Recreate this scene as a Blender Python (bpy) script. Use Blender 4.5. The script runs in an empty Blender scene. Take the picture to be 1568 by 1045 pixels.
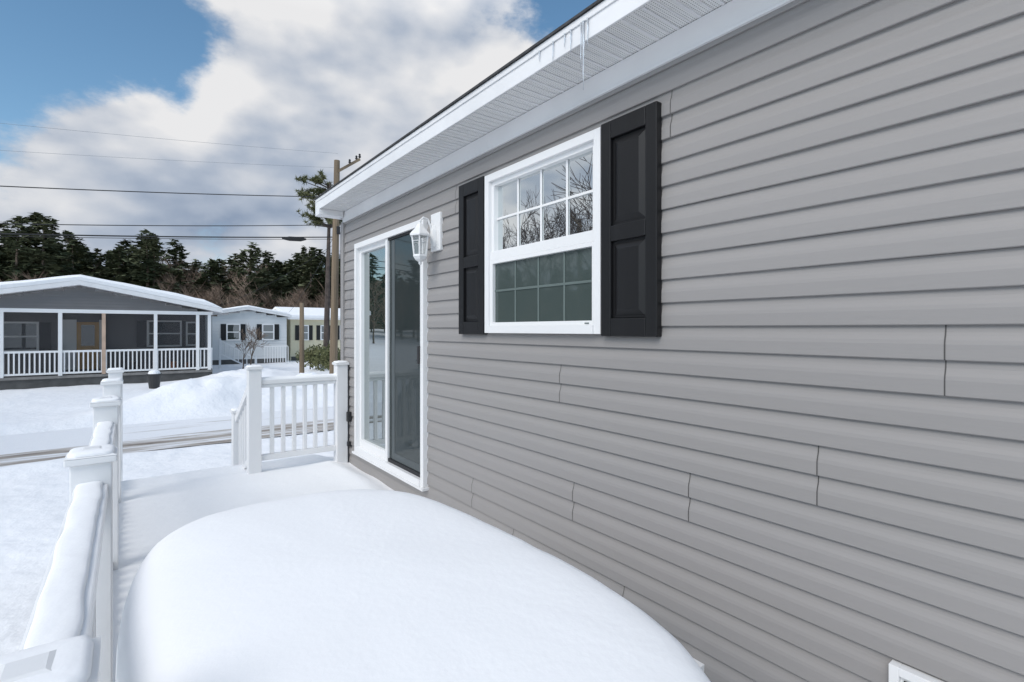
import bpy, bmesh, math, random
from mathutils import Vector, Matrix, noise
random.seed(7)
E=2.2
WX=1.88
sc=bpy.context.scene
sc.view_settings.view_transform='Standard'
sc.view_settings.look='None'
sc.view_settings.exposure=0

# ---------------------------------------------------------------- materials
def mat(name,col,rough=0.6,bump=0.0,bscale=20.0,var=0.0,vscale=3.0,metal=0.0,spec=0.5,col2=None,stretch=(1,1,1),bdist=0.01):
    m=bpy.data.materials.new(name); m.use_nodes=True
    nt=m.node_tree; N=nt.nodes; L=nt.links
    b=N['Principled BSDF']
    b.inputs['Base Color'].default_value=(*col,1); b.inputs['Roughness'].default_value=rough
    b.inputs['Metallic'].default_value=metal
    b.inputs['Specular IOR Level'].default_value=spec
    mp=N.new('ShaderNodeMapping'); mp.inputs['Scale'].default_value=stretch
    geo=N.new('ShaderNodeNewGeometry')
    L.new(geo.outputs['Position'],mp.inputs['Vector'])
    if var>0 or col2:
        n=N.new('ShaderNodeTexNoise'); n.inputs['Scale'].default_value=vscale; n.inputs['Detail'].default_value=4
        L.new(mp.outputs[0],n.inputs['Vector'])
        r=N.new('ShaderNodeValToRGB')
        r.color_ramp.elements[0].position=0.35; r.color_ramp.elements[1].position=0.68
        c2=col2 if col2 else tuple(min(1,c*(1+var)) for c in col)
        c1=col if col2 else tuple(c*(1-var) for c in col)
        r.color_ramp.elements[0].color=(*c1,1); r.color_ramp.elements[1].color=(*c2,1)
        L.new(n.outputs['Fac'],r.inputs['Fac']); L.new(r.outputs[0],b.inputs['Base Color'])
    if bump>0:
        n2=N.new('ShaderNodeTexNoise'); n2.inputs['Scale'].default_value=bscale; n2.inputs['Detail'].default_value=4
        L.new(mp.outputs[0],n2.inputs['Vector'])
        bp=N.new('ShaderNodeBump'); bp.inputs['Strength'].default_value=bump; bp.inputs['Distance'].default_value=bdist
        L.new(n2.outputs['Fac'],bp.inputs['Height']); L.new(bp.outputs[0],b.inputs['Normal'])
    return m

M={}
M['siding']=mat('vinyl_siding_grey',(0.298,0.284,0.277),0.5,0.3,60,0.045,2.0,stretch=(1,0.12,1),bdist=0.003)
M['siding_seam']=mat('siding_seam_dark',(0.07,0.067,0.065),0.7)
M['white']=mat('white_vinyl',(0.80,0.80,0.80),0.38,0.08,30,0.02,1.5)
M['trim']=mat('white_aluminium_trim',(0.76,0.76,0.765),0.4,0.2,6,0.05,2.5,bdist=0.01)
M['black']=mat('black_shutter',(0.009,0.009,0.010),0.45,0.25,40,0.15,10,stretch=(1,1,0.08),bdist=0.003,spec=0.35)
M['dark']=mat('dark_rubber',(0.02,0.02,0.022),0.6,0.1,30)
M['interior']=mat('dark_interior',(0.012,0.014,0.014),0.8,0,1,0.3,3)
M['shingle']=mat('asphalt_shingle',(0.05,0.05,0.052),0.9,0.6,80,0.3,20)
M['snow']=mat('snow',(0.91,0.915,0.925),0.8,0.35,16,0.01,1.2,spec=0.2,bdist=0.010)
M['snowtable']=mat('snow_smooth',(0.92,0.925,0.935),0.8,0.35,45,0.008,3,spec=0.2,bdist=0.003)
M['snowg']=mat('snow_ground',(0.88,0.89,0.91),0.8,0.7,4,0.03,0.5,spec=0.2,bdist=0.06)
M['deck']=mat('deck_board_grey',(0.22,0.21,0.20),0.7,0.3,20,0.15,6)
M['wood']=mat('weathered_pole_wood',(0.20,0.15,0.10),0.85,0.5,30,0.3,6,stretch=(1,1,0.06),bdist=0.02)
M['bark']=mat('bark',(0.075,0.058,0.05),0.9,0.4,20,0.3,5)
M['bark2']=mat('bark_distant',(0.15,0.11,0.085),0.9,0,1,0.25,0.3)
M['twig']=mat('bare_twigs',(0.14,0.095,0.068),0.9,0,1,col2=(0.26,0.19,0.14),vscale=0.12)
M['pine']=mat('pine_needles_far',(0.075,0.095,0.055),0.95,0,1,col2=(0.16,0.17,0.10),vscale=0.3,spec=0.1)
M['pine2']=mat('pine_needles_near',(0.07,0.085,0.03),0.8,0,1,col2=(0.16,0.16,0.07),vscale=2)
M['wire']=mat('black_cable',(0.015,0.015,0.015),0.6,0,1,0.1,1)
M['wiregrey']=mat('bare_conductor',(0.20,0.22,0.24),0.5,0,1,0.1,1)
M['greyhouse']=mat('neighbour_siding',(0.17,0.165,0.165),0.6,0,1,0.05,1)
M['whitehouse']=mat('white_siding',(0.66,0.67,0.67),0.6,0.1,3,0.04,0.7)
M['yellow']=mat('cream_siding',(0.66,0.60,0.43),0.6,0,1,0.05,1)
M['door']=mat('tan_door',(0.55,0.32,0.10),0.5,0.1,10,0.1,2)
M['lattice']=mat('skirting_dark',(0.09,0.088,0.085),0.8,0.2,10,0.2,3)
M['copper']=mat('brown_post',(0.50,0.36,0.27),0.6,0,1,0.1,3)
M['brush']=mat('hillside_brush',(0.075,0.07,0.05),0.95,0.5,1.0,col2=(0.16,0.13,0.095),vscale=0.25)
M['pot']=mat('plastic_pot',(0.03,0.03,0.03),0.5,0.1,5)
M['orange']=mat('terracotta',(0.5,0.16,0.05),0.6,0.1,5)

def glass(name,fac,col,rough=0.01,fres=True):
    m=bpy.data.materials.new(name); m.use_nodes=True
    nt=m.node_tree;N=nt.nodes;L=nt.links
    out=N['Material Output']; N.remove(N['Principled BSDF'])
    d=N.new('ShaderNodeBsdfDiffuse'); d.inputs[0].default_value=(*col,1)
    g=N.new('ShaderNodeBsdfGlossy'); g.inputs['Roughness'].default_value=rough; g.inputs[0].default_value=(0.93,0.97,0.97,1)
    mx=N.new('ShaderNodeMixShader')
    if fres:
        fr=N.new('ShaderNodeFresnel'); fr.inputs[0].default_value=1.5
        ma=N.new('ShaderNodeMath'); ma.operation='ADD'; ma.use_clamp=True; ma.inputs[1].default_value=fac
        L.new(fr.outputs[0],ma.inputs[0]); L.new(ma.outputs[0],mx.inputs[0])
    else: mx.inputs[0].default_value=fac
    geo=N.new('ShaderNodeNewGeometry')
    n=N.new('ShaderNodeTexNoise'); n.inputs['Scale'].default_value=1.6; n.inputs['Detail'].default_value=1
    bp=N.new('ShaderNodeBump'); bp.inputs['Strength'].default_value=0.25; bp.inputs['Distance'].default_value=0.006
    L.new(geo.outputs['Position'],n.inputs['Vector']); L.new(n.outputs['Fac'],bp.inputs['Height']); L.new(bp.outputs[0],g.inputs['Normal'])
    L.new(d.outputs[0],mx.inputs[1]); L.new(g.outputs[0],mx.inputs[2])
    L.new(mx.outputs[0],out.inputs[0])
    return m
M['glass']=glass('window_glass',0.72,(0.02,0.022,0.025))
M['glass_screen']=glass('screened_glass',0.09,(0.064,0.084,0.080),0.03,False)
M['glass_door']=glass('door_glass',0.36,(0.02,0.035,0.032))
M['glass_far']=glass('house_window_glass',0.15,(0.02,0.03,0.03))
M['glass_doors']=glass('door_glass_screened',0.10,(0.034,0.042,0.043),0.02,False)
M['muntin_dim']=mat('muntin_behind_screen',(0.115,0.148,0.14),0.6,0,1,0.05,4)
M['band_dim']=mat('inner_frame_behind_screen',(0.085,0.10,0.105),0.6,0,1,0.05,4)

def transp(name,col,fac,rough):
    m=bpy.data.materials.new(name); m.use_nodes=True
    N=m.node_tree.nodes;L=m.node_tree.links
    out=N['Material Output']; b=N['Principled BSDF']; b.inputs['Base Color'].default_value=(*col,1); b.inputs['Roughness'].default_value=rough
    t=N.new('ShaderNodeBsdfTransparent'); mx=N.new('ShaderNodeMixShader'); mx.inputs[0].default_value=fac
    L.new(t.outputs[0],mx.inputs[1]);L.new(b.outputs[0],mx.inputs[2]);L.new(mx.outputs[0],out.inputs[0])
    return m
M['screen']=transp('porch_insect_screen',(0.05,0.05,0.055),0.45,0.7)
M['lglass']=transp('lantern_glass',(0.6,0.65,0.65),0.22,0.05)
def icemat():
    m=bpy.data.materials.new('ice'); m.use_nodes=True
    b=m.node_tree.nodes['Principled BSDF']; b.inputs['Base Color'].default_value=(0.9,0.95,1,1); b.inputs['Roughness'].default_value=0.05
    b.inputs['IOR'].default_value=1.31; b.inputs['Transmission Weight'].default_value=0.5
    return m
M['ice']=icemat()
def soffitmat():
    m=mat('perforated_soffit',(0.80,0.80,0.79),0.45)
    N=m.node_tree.nodes;L=m.node_tree.links;b=N['Principled BSDF']
    geo=N.new('ShaderNodeNewGeometry'); mp=N.new('ShaderNodeMapping'); mp.inputs['Scale'].default_value=(1/0.012,1/0.012,0)
    L.new(geo.outputs['Position'],mp.inputs['Vector'])
    v=N.new('ShaderNodeTexVoronoi'); v.inputs['Scale'].default_value=1; v.inputs['Randomness'].default_value=0
    L.new(mp.outputs[0],v.inputs['Vector'])
    r=N.new('ShaderNodeValToRGB'); r.color_ramp.elements[0].position=0.17; r.color_ramp.elements[1].position=0.24
    r.color_ramp.elements[0].color=(0.25,0.25,0.25,1); r.color_ramp.elements[1].color=(0.80,0.80,0.79,1)
    L.new(v.outputs['Distance'],r.inputs['Fac']); L.new(r.outputs[0],b.inputs['Base Color'])
    return m
M['soffit']=soffitmat()
def roadmat():
    m=mat('slushy_road',(0.2,0.15,0.1),0.6)
    N=m.node_tree.nodes;L=m.node_tree.links;b=N['Principled BSDF']
    geo=N.new('ShaderNodeNewGeometry')
    mp=N.new('ShaderNodeMapping'); mp.inputs['Scale'].default_value=(0.22,2.2,1); L.new(geo.outputs['Position'],mp.inputs['Vector'])
    n=N.new('ShaderNodeTexNoise'); n.inputs['Scale'].default_value=1.3; n.inputs['Detail'].default_value=8; n.inputs['Roughness'].default_value=0.65; L.new(mp.outputs[0],n.inputs['Vector'])
    sx=N.new('ShaderNodeSeparateXYZ'); L.new(geo.outputs['Position'],sx.inputs[0])
    mr=N.new('ShaderNodeMapRange'); mr.inputs['From Min'].default_value=12.4; mr.inputs['From Max'].default_value=13.2; mr.inputs['To Min'].default_value=0.02; mr.inputs['To Max'].default_value=0.2
    L.new(sx.outputs['Y'],mr.inputs['Value'])
    a=N.new('ShaderNodeMath'); a.operation='ADD'; L.new(n.outputs['Fac'],a.inputs[0]); L.new(mr.outputs[0],a.inputs[1])
    r=N.new('ShaderNodeValToRGB'); e=r.color_ramp.elements
    e[0].position=0.38; e[0].color=(0.17,0.14,0.115,1); e[1].position=0.62; e[1].color=(0.82,0.83,0.85,1)
    x=e.new(0.50); x.color=(0.40,0.355,0.31,1)
    L.new(a.outputs[0],r.inputs['Fac']); L.new(r.outputs[0],b.inputs['Base Color'])
    bp=N.new('ShaderNodeBump'); bp.inputs['Strength'].default_value=0.7; bp.inputs['Distance'].default_value=0.05
    L.new(n.outputs['Fac'],bp.inputs['Height']); L.new(bp.outputs[0],b.inputs['Normal'])
    return m
M['road']=roadmat()

# ---------------------------------------------------------------- builder
class B:
    def __init__(s): s.v=[];s.f=[];s.m=[];s.names=[]
    def mi(s,n):
        if n not in s.names: s.names.append(n)
        return s.names.index(n)
    def add(s,vs,fs,m):
        o=len(s.v); s.v+= [tuple(p) for p in vs]; k=s.mi(m)
        for f in fs: s.f.append([o+i for i in f]); s.m.append(k)
    def box(s,x0,x1,y0,y1,z0,z1,m):
        vs=[(x0,y0,z0),(x1,y0,z0),(x1,y1,z0),(x0,y1,z0),(x0,y0,z1),(x1,y0,z1),(x1,y1,z1),(x0,y1,z1)]
        s.add(vs,[(0,3,2,1),(4,5,6,7),(0,1,5,4),(1,2,6,5),(2,3,7,6),(3,0,4,7)],m)
    def beam(s,a,b,w,h,m):
        a=Vector(a);b=Vector(b);d=(b-a).normalized()
        side=d.cross(Vector((0,0,1)))
        if side.length<1e-4: side=Vector((1,0,0))
        side.normalize(); up=side.cross(d)
        vs=[]
        for p in (a,b):
            for i,j in ((-1,-1),(1,-1),(1,1),(-1,1)): vs.append(p+side*w/2*i+up*h/2*j)
        s.add(vs,[(3,2,1,0),(4,5,6,7),(0,1,5,4),(1,2,6,5),(2,3,7,6),(3,0,4,7)],m)
    def tube(s,pts,rs,m,n=6,cap=True):
        vs=[];fs=[]
        for i,p in enumerate(pts):
            p=Vector(p)
            d=(Vector(pts[min(i+1,len(pts)-1)])-Vector(pts[max(i-1,0)])).normalized()
            a=d.cross(Vector((0,0,1)))
            if a.length<1e-3: a=Vector((1,0,0))
            a.normalize(); c=d.cross(a)
            for k in range(n):
                t=2*math.pi*k/n; vs.append(p+(a*math.cos(t)+c*math.sin(t))*rs[i])
        for i in range(len(pts)-1):
            for k in range(n):
                k2=(k+1)%n; fs.append((i*n+k,i*n+k2,(i+1)*n+k2,(i+1)*n+k))
        if cap:
            fs.append(tuple(range(n-1,-1,-1))); fs.append(tuple((len(pts)-1)*n+k for k in range(n)))
        s.add(vs,fs,m)
    def obj(s,name,parent=None,smooth=False,bevel=0,seg=2):
        me=bpy.data.meshes.new(name); me.from_pydata(s.v,[],s.f); 
        for n in s.names: me.materials.append(M[n])
        me.polygons.foreach_set('material_index',s.m)
        if smooth: me.polygons.foreach_set('use_smooth',[True]*len(s.f))
        me.update()
        o=bpy.data.objects.new(name,me); sc.collection.objects.link(o)
        if parent: o.parent=parent
        if bevel>0:
            md=o.modifiers.new('bev','BEVEL'); md.width=bevel; md.segments=seg; md.limit_method='ANGLE'; md.angle_limit=math.radians(40)
        return o
def empty(name):
    o=bpy.data.objects.new(name,None); sc.collection.objects.link(o); o.empty_display_size=0.2; return o

# ================================================================ OUR HOUSE
house=empty('grey_mobile_home')
P=0.1016; H0=0.014
prof=[(0,0.002),(0.0,0.0145),(0.0025,0.0165),(0.046,0.0160),(0.058,0.0135),(0.070,0.0085),(0.080,0.0055),(P,0.0030)]
def prof_clip(lo,hi):
    out=[]
    for i,(h,o) in enumerate(prof):
        if lo<=h<=hi: out.append((h,o))
        if i+1<len(prof):
            h2,o2=prof[i+1]
            for c in (lo,hi):
                if h<c<h2: out.append((c,o+(o2-o)*(c-h)/(h2-h)))
    if lo>0.0001 or hi<P-0.0001: out.sort(key=lambda p:p[0])
    return out
sd=B()
SB,ST=-1.62,1.165
segs=[(-3.5,1.72,None),(1.72,2.755,(0.0,0.965)),(2.755,3.605,None),(3.605,5.085,(-1.215,0.85)),(5.085,5.535,None)]
for k in range(-17,13):
    base=H0+k*P
    for (y0,y1,ex) in segs:
        rng=[(max(base,SB),min(base+P,ST))]
        if ex:
            r=[]
            for a,b in rng:
                if b<=ex[0] or a>=ex[1]: r.append((a,b))
                else:
                    if a<ex[0]: r.append((a,ex[0]))
                    if b>ex[1]: r.append((ex[1],b))
            rng=r
        for a,b in rng:
            if b-a<0.002: continue
            pr=prof_clip(a-base,b-base)
            n=max(1,int((y1-y0)/0.3)); vs=[];fs=[]
            for i in range(n+1):
                y=y0+(y1-y0)*i/n
                wv=0.0014*noise.noise(Vector((y*1.1,k*0.7,3)))
                dz=0.0014*noise.noise(Vector((y*0.9,k*0.9,9)))
                for (h,o) in pr: vs.append((WX-o-(wv if o>0.002 else 0),y,E+base+h+dz))
            q=len(pr)
            for i in range(n):
                for j in range(q-1):
                    fs.append((i*q+j,i*q+j+1,(i+1)*q+j+1,(i+1)*q+j))
            sd.add(vs,fs,'siding')
def seam(y,k):
    for kk in (k,k+1):
        base=H0+kk*P
        vs=[];fs=[]
        for yy in (y,y+0.0034):
            for (h,o) in prof[1:]: vs.append((WX-o-0.0017,yy,E+base+h))
        q=len(prof)-1
        for j in range(q-1): fs.append((j,j+1,q+j+1,q+j))
        sd.add(vs,fs,'siding_seam')
for y,k in ((0.426,-2),(2.055,-4),(0.764,-6),(1.26,-8),(1.954,-10),(2.937,-12),(2.48,-14),(1.614,-14),(1.349,8),(3.153,8),
            (-0.6,4),(5.3,2)):
    seam(y,k)
sd.obj('lap_siding',house)

b=B()
b.box(WX+0.03,WX+0.14,-3.5,1.74,E-1.62,E+1.3,'greyhouse')
b.box(WX+0.03,WX+0.14,1.74,2.735,E-1.62,E-0.0,'greyhouse')
b.box(WX+0.03,WX+0.14,1.74,2.735,E+0.965,E+1.3,'greyhouse')
b.box(WX+0.03,WX+0.14,2.735,3.62,E-1.62,E+1.3,'greyhouse')
b.box(WX+0.03,WX+0.14,3.62,5.07,E+0.85,E+1.3,'greyhouse')
b.box(WX+0.03,WX+0.14,3.62,5.07,E-1.62,E-1.22,'greyhouse')
b.box(WX+0.03,WX+0.14,5.07,5.53,E-1.62,E+1.3,'greyhouse')
b.box(WX+0.14,WX+8,5.4,5.53,E-1.62,E+1.3,'greyhouse')
b.box(WX+0.14,WX+8,-3.5,-3.4,E-1.62,E+1.3,'greyhouse')
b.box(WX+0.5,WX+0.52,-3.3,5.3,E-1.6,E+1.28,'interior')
b.add([(WX-0.25,5.50,E+1.27),(WX+8,5.50,E+1.27),(WX+4.2,5.50,E+2.3)],[(0,1,2)],'greyhouse')
b.box(WX-0.022,WX+0.05,5.532,5.60,E-1.62,E+1.155,'siding')
b.box(WX-0.03,WX+0.0,5.49,5.532,E-1.62,E+1.155,'siding')
b.obj('walls',house)
b=B()
b.box(WX+0.0,WX+0.1,-3.5,5.53,0,E-1.62,'greyhouse')
b.obj('skirting',house)

YR0,YR1=-3.7,5.60
OX=WX-0.28
b=B()
for i,(a,c) in enumerate(((-3.5,-0.9),(-0.9,2.74),(2.74,5.535))):
    b.box(WX-0.022-0.001*(i%2),WX+0.03,a,c,E+1.150,E+1.266,'trim')
b.box(WX-0.030,WX-0.0235,-3.5,5.535,E+1.150,E+1.162,'trim')
b.obj('frieze_board',house,bevel=0.002)
b=B()
b.box(OX+0.012,WX-0.002,YR0,YR1-0.01,E+1.269,E+1.275,'soffit')
y=YR0
while y<YR1-0.03:
    b.box(OX+0.016,WX-0.025,y,y+0.012,E+1.2635,E+1.2685,'trim')
    b.box(OX+0.016,WX-0.025,y+0.0501,y+0.056,E+1.2655,E+1.2685,'trim')
    y+=0.102
b.obj('soffit',house)
b=B()
edges=[-3.7,-1.2,1.95,3.15,YR1]
for i in range(len(edges)-1):
    off=0.0015*(i%2)
    b.box(OX-off,OX+0.011,edges[i],edges[i+1],E+1.262,E+1.372,'trim')
    b.box(OX-0.007-off,OX-0.001-off,edges[i],edges[i+1],E+1.346,E+1.376,'trim')
b.box(OX+0.0,WX+0.05,YR1,YR1+0.02,E+1.205,E+1.372,'trim')
b.box(OX-0.004,OX+0.0,YR1-0.12,YR1+0.02,E+1.205,E+1.372,'trim')
b.box(OX,WX-0.03,YR1-0.12,YR1-0.001,E+1.205,E+1.2625,'trim')
b.obj('fascia',house,bevel=0.002)
b=B()
rs=0.22
vs=[(OX-0.018,YR0,E+1.377),(OX-0.018,YR1+0.03,E+1.377),(OX+4.5,YR1+0.03,E+1.377+4.5*rs),(OX+4.5,YR0,E+1.377+4.5*rs)]
vs+=[(x,y,z+0.012) for x,y,z in vs]
b.add(vs,[(0,3,2,1),(4,5,6,7),(0,1,5,4),(1,2,6,5),(2,3,7,6),(3,0,4,7)],'shingle')
vs2=[(OX+4.5,YR0,E+1.377+4.5*rs),(OX+4.5,YR1+0.03,E+1.377+4.5*rs),(OX+9,YR1+0.03,E+1.37),(OX+9,YR0,E+1.37)]
b.add(vs2,[(0,3,2,1)],'shingle')
b.obj('roof',house)
b=B()
for i in range(26):
    y=-1+i*0.26+random.uniform(-.1,.1)
    if random.random()<0.45: continue
    r=random.uniform(0.05,0.14)
    vs=[];n=10
    for j in range(n):
        t=2*math.pi*j/n; vs.append((OX+0.14+0.09*math.cos(t),y+r*math.sin(t)*1.4,E+1.392+ (0.14+0.09*math.cos(t))*rs))
    vs.append((OX+0.14,y,E+1.43+0.14*rs))
    b.add(vs,[(j,(j+1)%n,n) for j in range(n)],'snow')
b.obj('roof_snow',house,smooth=True)

ic=empty('icicles')
b=B()
for (y,l,r) in ((1.60,0.30,0.005),(1.575,0.13,0.004),(1.615,0.20,0.004),(1.68,0.10,0.004),(1.72,0.06,0.004),(1.80,0.09,0.004),(1.90,0.05,0.004)):
    z=E+1.345; x=OX-0.011
    pts=[(x,y,z),(x+0.001,y,z-l*0.3),(x,y+0.001,z-l*0.7),(x,y,z-l)]
    b.tube(pts,[r*1.3,r,r*0.6,0.0008],'ice',6)
b.obj('ice_spikes',ic,smooth=True)

# ---------------------------------------------------------------- window
win=B()
y0,y1=1.733,2.742; z0,z1=E-0.022,E+0.985
fx0=WX-0.045
fw=0.045
FL=[(0,3,2,1)]
win.box(fx0,WX+0.06,y0,y0+fw,z0,z1,'white'); win.box(fx0,WX+0.06,y1-fw,y1,z0,z1,'white')
win.box(fx0,WX+0.06,y0+fw,y1-fw,z1-fw,z1,'white'); win.box(fx0-0.008,WX+0.06,y0+fw,y1-fw,z0,z0+fw,'white')
iy0,iy1=y0+fw,y1-fw; iz0,iz1=z0+fw,z1-fw
mz=E+0.465
s=0.028
ux=WX-0.022
win.box(ux,WX+0.05,iy0,iy0+s,mz,iz1,'white'); win.box(ux,WX+0.05,iy1-s,iy1,mz,iz1,'white'); win.box(ux,WX+0.05,iy0+s,iy1-s,iz1-s,iz1,'white')
win.box(ux-0.010,WX+0.05,iy0,iy1,mz-0.028,mz+0.030,'white')
lx=WX-0.034
win.box(lx,WX+0.04,iy0,iy0+0.022,iz0,mz-0.0285,'white'); win.box(lx,WX+0.04,iy1-0.03,iy1,iz0,mz-0.0285,'white')
win.box(lx,WX+0.04,iy0+0.022,iy1-0.03,iz0,iz0+0.022,'white'); win.box(lx,WX+0.04,iy0+0.022,iy1-0.03,mz-0.05,mz-0.0285,'white')
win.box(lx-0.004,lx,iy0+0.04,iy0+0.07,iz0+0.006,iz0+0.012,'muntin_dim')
gx=WX+0.012
win.add([(gx,iy0+s,mz+0.03),(gx,iy1-s,mz+0.03),(gx,iy1-s,iz1-s),(gx,iy0+s,iz1-s)],FL,'glass')
gl=WX-0.012
win.add([(gl,iy0+0.022,iz0+0.022),(gl,iy1-0.03,iz0+0.022),(gl,iy1-0.03,mz-0.05),(gl,iy0+0.022,mz-0.05)],FL,'glass_screen')
for j in (1,2,3):
    yy=iy0+s+(iy1-iy0-2*s)*j/4
    win.box(gx-0.009,gx-0.002,yy-0.007,yy+0.007,mz+0.0305,iz1-s-0.0005,'white')
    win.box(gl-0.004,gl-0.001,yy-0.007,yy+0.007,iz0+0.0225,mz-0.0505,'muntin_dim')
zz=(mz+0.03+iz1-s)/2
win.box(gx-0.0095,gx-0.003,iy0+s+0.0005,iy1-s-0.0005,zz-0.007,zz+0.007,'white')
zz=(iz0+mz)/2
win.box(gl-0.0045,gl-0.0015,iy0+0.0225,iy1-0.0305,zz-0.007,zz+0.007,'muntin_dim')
win.obj('window',house,bevel=0.003)

def shutter(name,y0,y1):
    z0,z1=E-0.032,E+0.992
    b=B(); xo=WX-0.050; xb=WX-0.012
    st=0.062
    b.box(xo,xb,y0,y0+st,z0,z1,'black'); b.box(xo,xb,y1-st,y1,z0,z1,'black')
    m=z0+(z1-z0)*0.475
    rails=[(z0,z0+0.085),(m-0.037,m+0.037),(z1-0.085,z1)]
    for a,c in rails: b.box(xo,xb,y0+st,y1-st,a,c,'black')
    b.box(xo+0.018,xb,y0+st,y1-st,z0+0.085,z1-0.085,'black')
    for a,c in ((rails[0][1],rails[1][0]),(rails[1][1],rails[2][0])):
        g=0.012; sl=0.028
        Y0,Y1,Z0,Z1=y0+st+g,y1-st-g,a+g,c-g
        vs=[(xo+0.0178,Y0,Z0),(xo+0.0178,Y1,Z0),(xo+0.0178,Y1,Z1),(xo+0.0178,Y0,Z1),
            (xo+0.005,Y0+sl,Z0+sl),(xo+0.005,Y1-sl,Z0+sl),(xo+0.005,Y1-sl,Z1-sl),(xo+0.005,Y0+sl,Z1-sl)]
        b.add(vs,[(0,1,5,4),(1,2,6,5),(2,3,7,6),(3,0,4,7),(4,5,6,7)],'black')
    o=b.obj(name,house,bevel=0.004)
shutter('shutter_a',1.397,1.725); shutter('shutter_b',2.750,3.058)

b=B()
y0,y1=3.588,5.100; z0,z1=E-1.229,E+0.862; fw=0.05; dx=WX-0.050
b.box(dx,WX+0.08,y0,y0+fw,z0,z1,'white'); b.box(dx,WX+0.08,y1-fw,y1,z0,z1,'white')
b.box(dx,WX+0.08,y0+fw,y1-fw,z1-fw,z1,'white'); b.box(dx-0.012,WX+0.08,y0+fw,y1-fw,z0,z0+0.055,'white')
b.box(dx-0.018,WX+0.02,y0-0.02,y1+0.02,z0-0.02,z0-0.0005,'trim')
ym=4.34; s=0.045
b.box(WX-0.012,WX+0.06,ym-0.0,ym+0.055,z0+0.055,z1-fw,'white'); b.box(WX-0.012,WX+0.06,y1-fw-s,y1-fw,z0+0.055,z1-fw,'white')
b.box(WX-0.012,WX+0.06,ym+0.055,y1-fw-s,z1-fw-s,z1-fw,'white'); b.box(WX-0.012,WX+0.06,ym+0.055,y1-fw-s,z0+0.055,z0+0.055+0.07,'white')
g=WX+0.02
b.add([(g,ym+0.055,z0+0.12),(g,y1-fw-s,z0+0.12),(g,y1-fw-s,z1-fw-s),(g,ym+0.055,z1-fw-s)],FL,'glass_door')
b.box(WX-0.036,WX-0.014,ym-0.035,ym+0.012,z0+0.056,z1-fw-0.001,'white')
b.box(WX-0.030,WX-0.010,y0+fw,y0+fw+0.018,z0+0.056,z1-fw-0.001,'dark')
b.box(WX-0.030,WX-0.010,y0+fw+0.018,ym-0.035,z1-fw-0.02,z1-fw-0.001,'dark')
b.box(WX-0.030,WX-0.010,y0+fw+0.018,ym-0.035,z0+0.056,z0+0.085,'dark')
g=WX-0.016
b.add([(g,y0+fw+0.018,z0+0.085),(g,ym-0.035,z0+0.085),(g,ym-0.035,z1-fw-0.02),(g,y0+fw+0.018,z1-fw-0.02)],FL,'glass_doors')
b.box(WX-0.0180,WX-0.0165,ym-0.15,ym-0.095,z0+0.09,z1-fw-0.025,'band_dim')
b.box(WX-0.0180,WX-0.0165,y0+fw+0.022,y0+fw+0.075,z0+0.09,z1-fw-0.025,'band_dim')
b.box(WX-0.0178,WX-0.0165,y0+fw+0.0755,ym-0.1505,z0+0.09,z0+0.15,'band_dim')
b.box(WX-0.062,WX-0.031,y0+fw+0.001,y0+fw+0.03,E-0.27,E-0.13,'dark')
b.obj('sliding_door',house,bevel=0.003)

lan=empty('wall_lantern')
b=B()
b.box(WX-0.035,WX-0.005,3.350,3.495,E+0.59,E+0.875,'white')
b.obj('mount_block',lan,bevel=0.006)
b=B()
cx,cy=WX-0.155,3.43
def lathe(b,cx,cy,pts,m,n=6,rot=0.0):
    vs=[];fs=[]
    for r,z in pts:
        for k in range(n):
            t=2*math.pi*k/n+rot; vs.append((cx+r*math.cos(t),cy+r*math.sin(t),z))
    for i in range(len(pts)-1):
        for k in range(n):
            k2=(k+1)%n; fs.append((i*n+k,i*n+k2,(i+1)*n+k2,(i+1)*n+k))
    fs.append(tuple(range(n-1,-1,-1))); fs.append(tuple((len(pts)-1)*n+k for k in range(n)))
    b.add(vs,fs,m)
zt=E+0.80
lathe(b,cx,cy,[(0.004,zt+0.012),(0.012,zt),(0.007,zt-0.012),(0.022,zt-0.022),(0.036,zt-0.05),(0.070,zt-0.085),(0.082,zt-0.10),(0.082,zt-0.112),(0.066,zt-0.114)],'white')
for k in range(6):
    t=2*math.pi*k/6
    b.tube([(cx+0.066*math.cos(t),cy+0.066*math.sin(t),zt-0.11),(cx+0.050*math.cos(t),cy+0.050*math.sin(t),zt-0.25)],[0.006,0.006],'white',4)
    t2=t+2*math.pi/6
    b.tube([(cx+0.062*math.cos(t),cy+0.062*math.sin(t),zt-0.150),(cx+0.062*math.cos(t2),cy+0.062*math.sin(t2),zt-0.150)],[0.003,0.003],'white',4)
lathe(b,cx,cy,[(0.054,zt-0.248),(0.057,zt-0.262),(0.040,zt-0.285),(0.014,zt-0.30),(0.012,zt-0.315),(0.003,zt-0.325)],'white')
lathe(b,cx,cy,[(0.012,zt-0.25),(0.012,zt-0.19),(0.017,zt-0.16),(0.004,zt-0.13)],'white',8)
lathe(b,cx,cy,[(0.060,zt-0.114),(0.047,zt-0.248)],'lglass')
b.tube([(WX-0.03,cy,E+0.70),(WX-0.055,cy,E+0.68),(WX-0.065,cy,E+0.76),(WX-0.09,cy,zt+0.02),(WX-0.13,cy,zt+0.03),(cx,cy,zt+0.005)],[0.008]*6,'white',6)
lathe(b,WX-0.04,cy,[(0.02,E+0.62),(0.03,E+0.66),(0.03,E+0.74),(0.02,E+0.78)],'white',8)
b.obj('lantern_body',lan)

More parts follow.
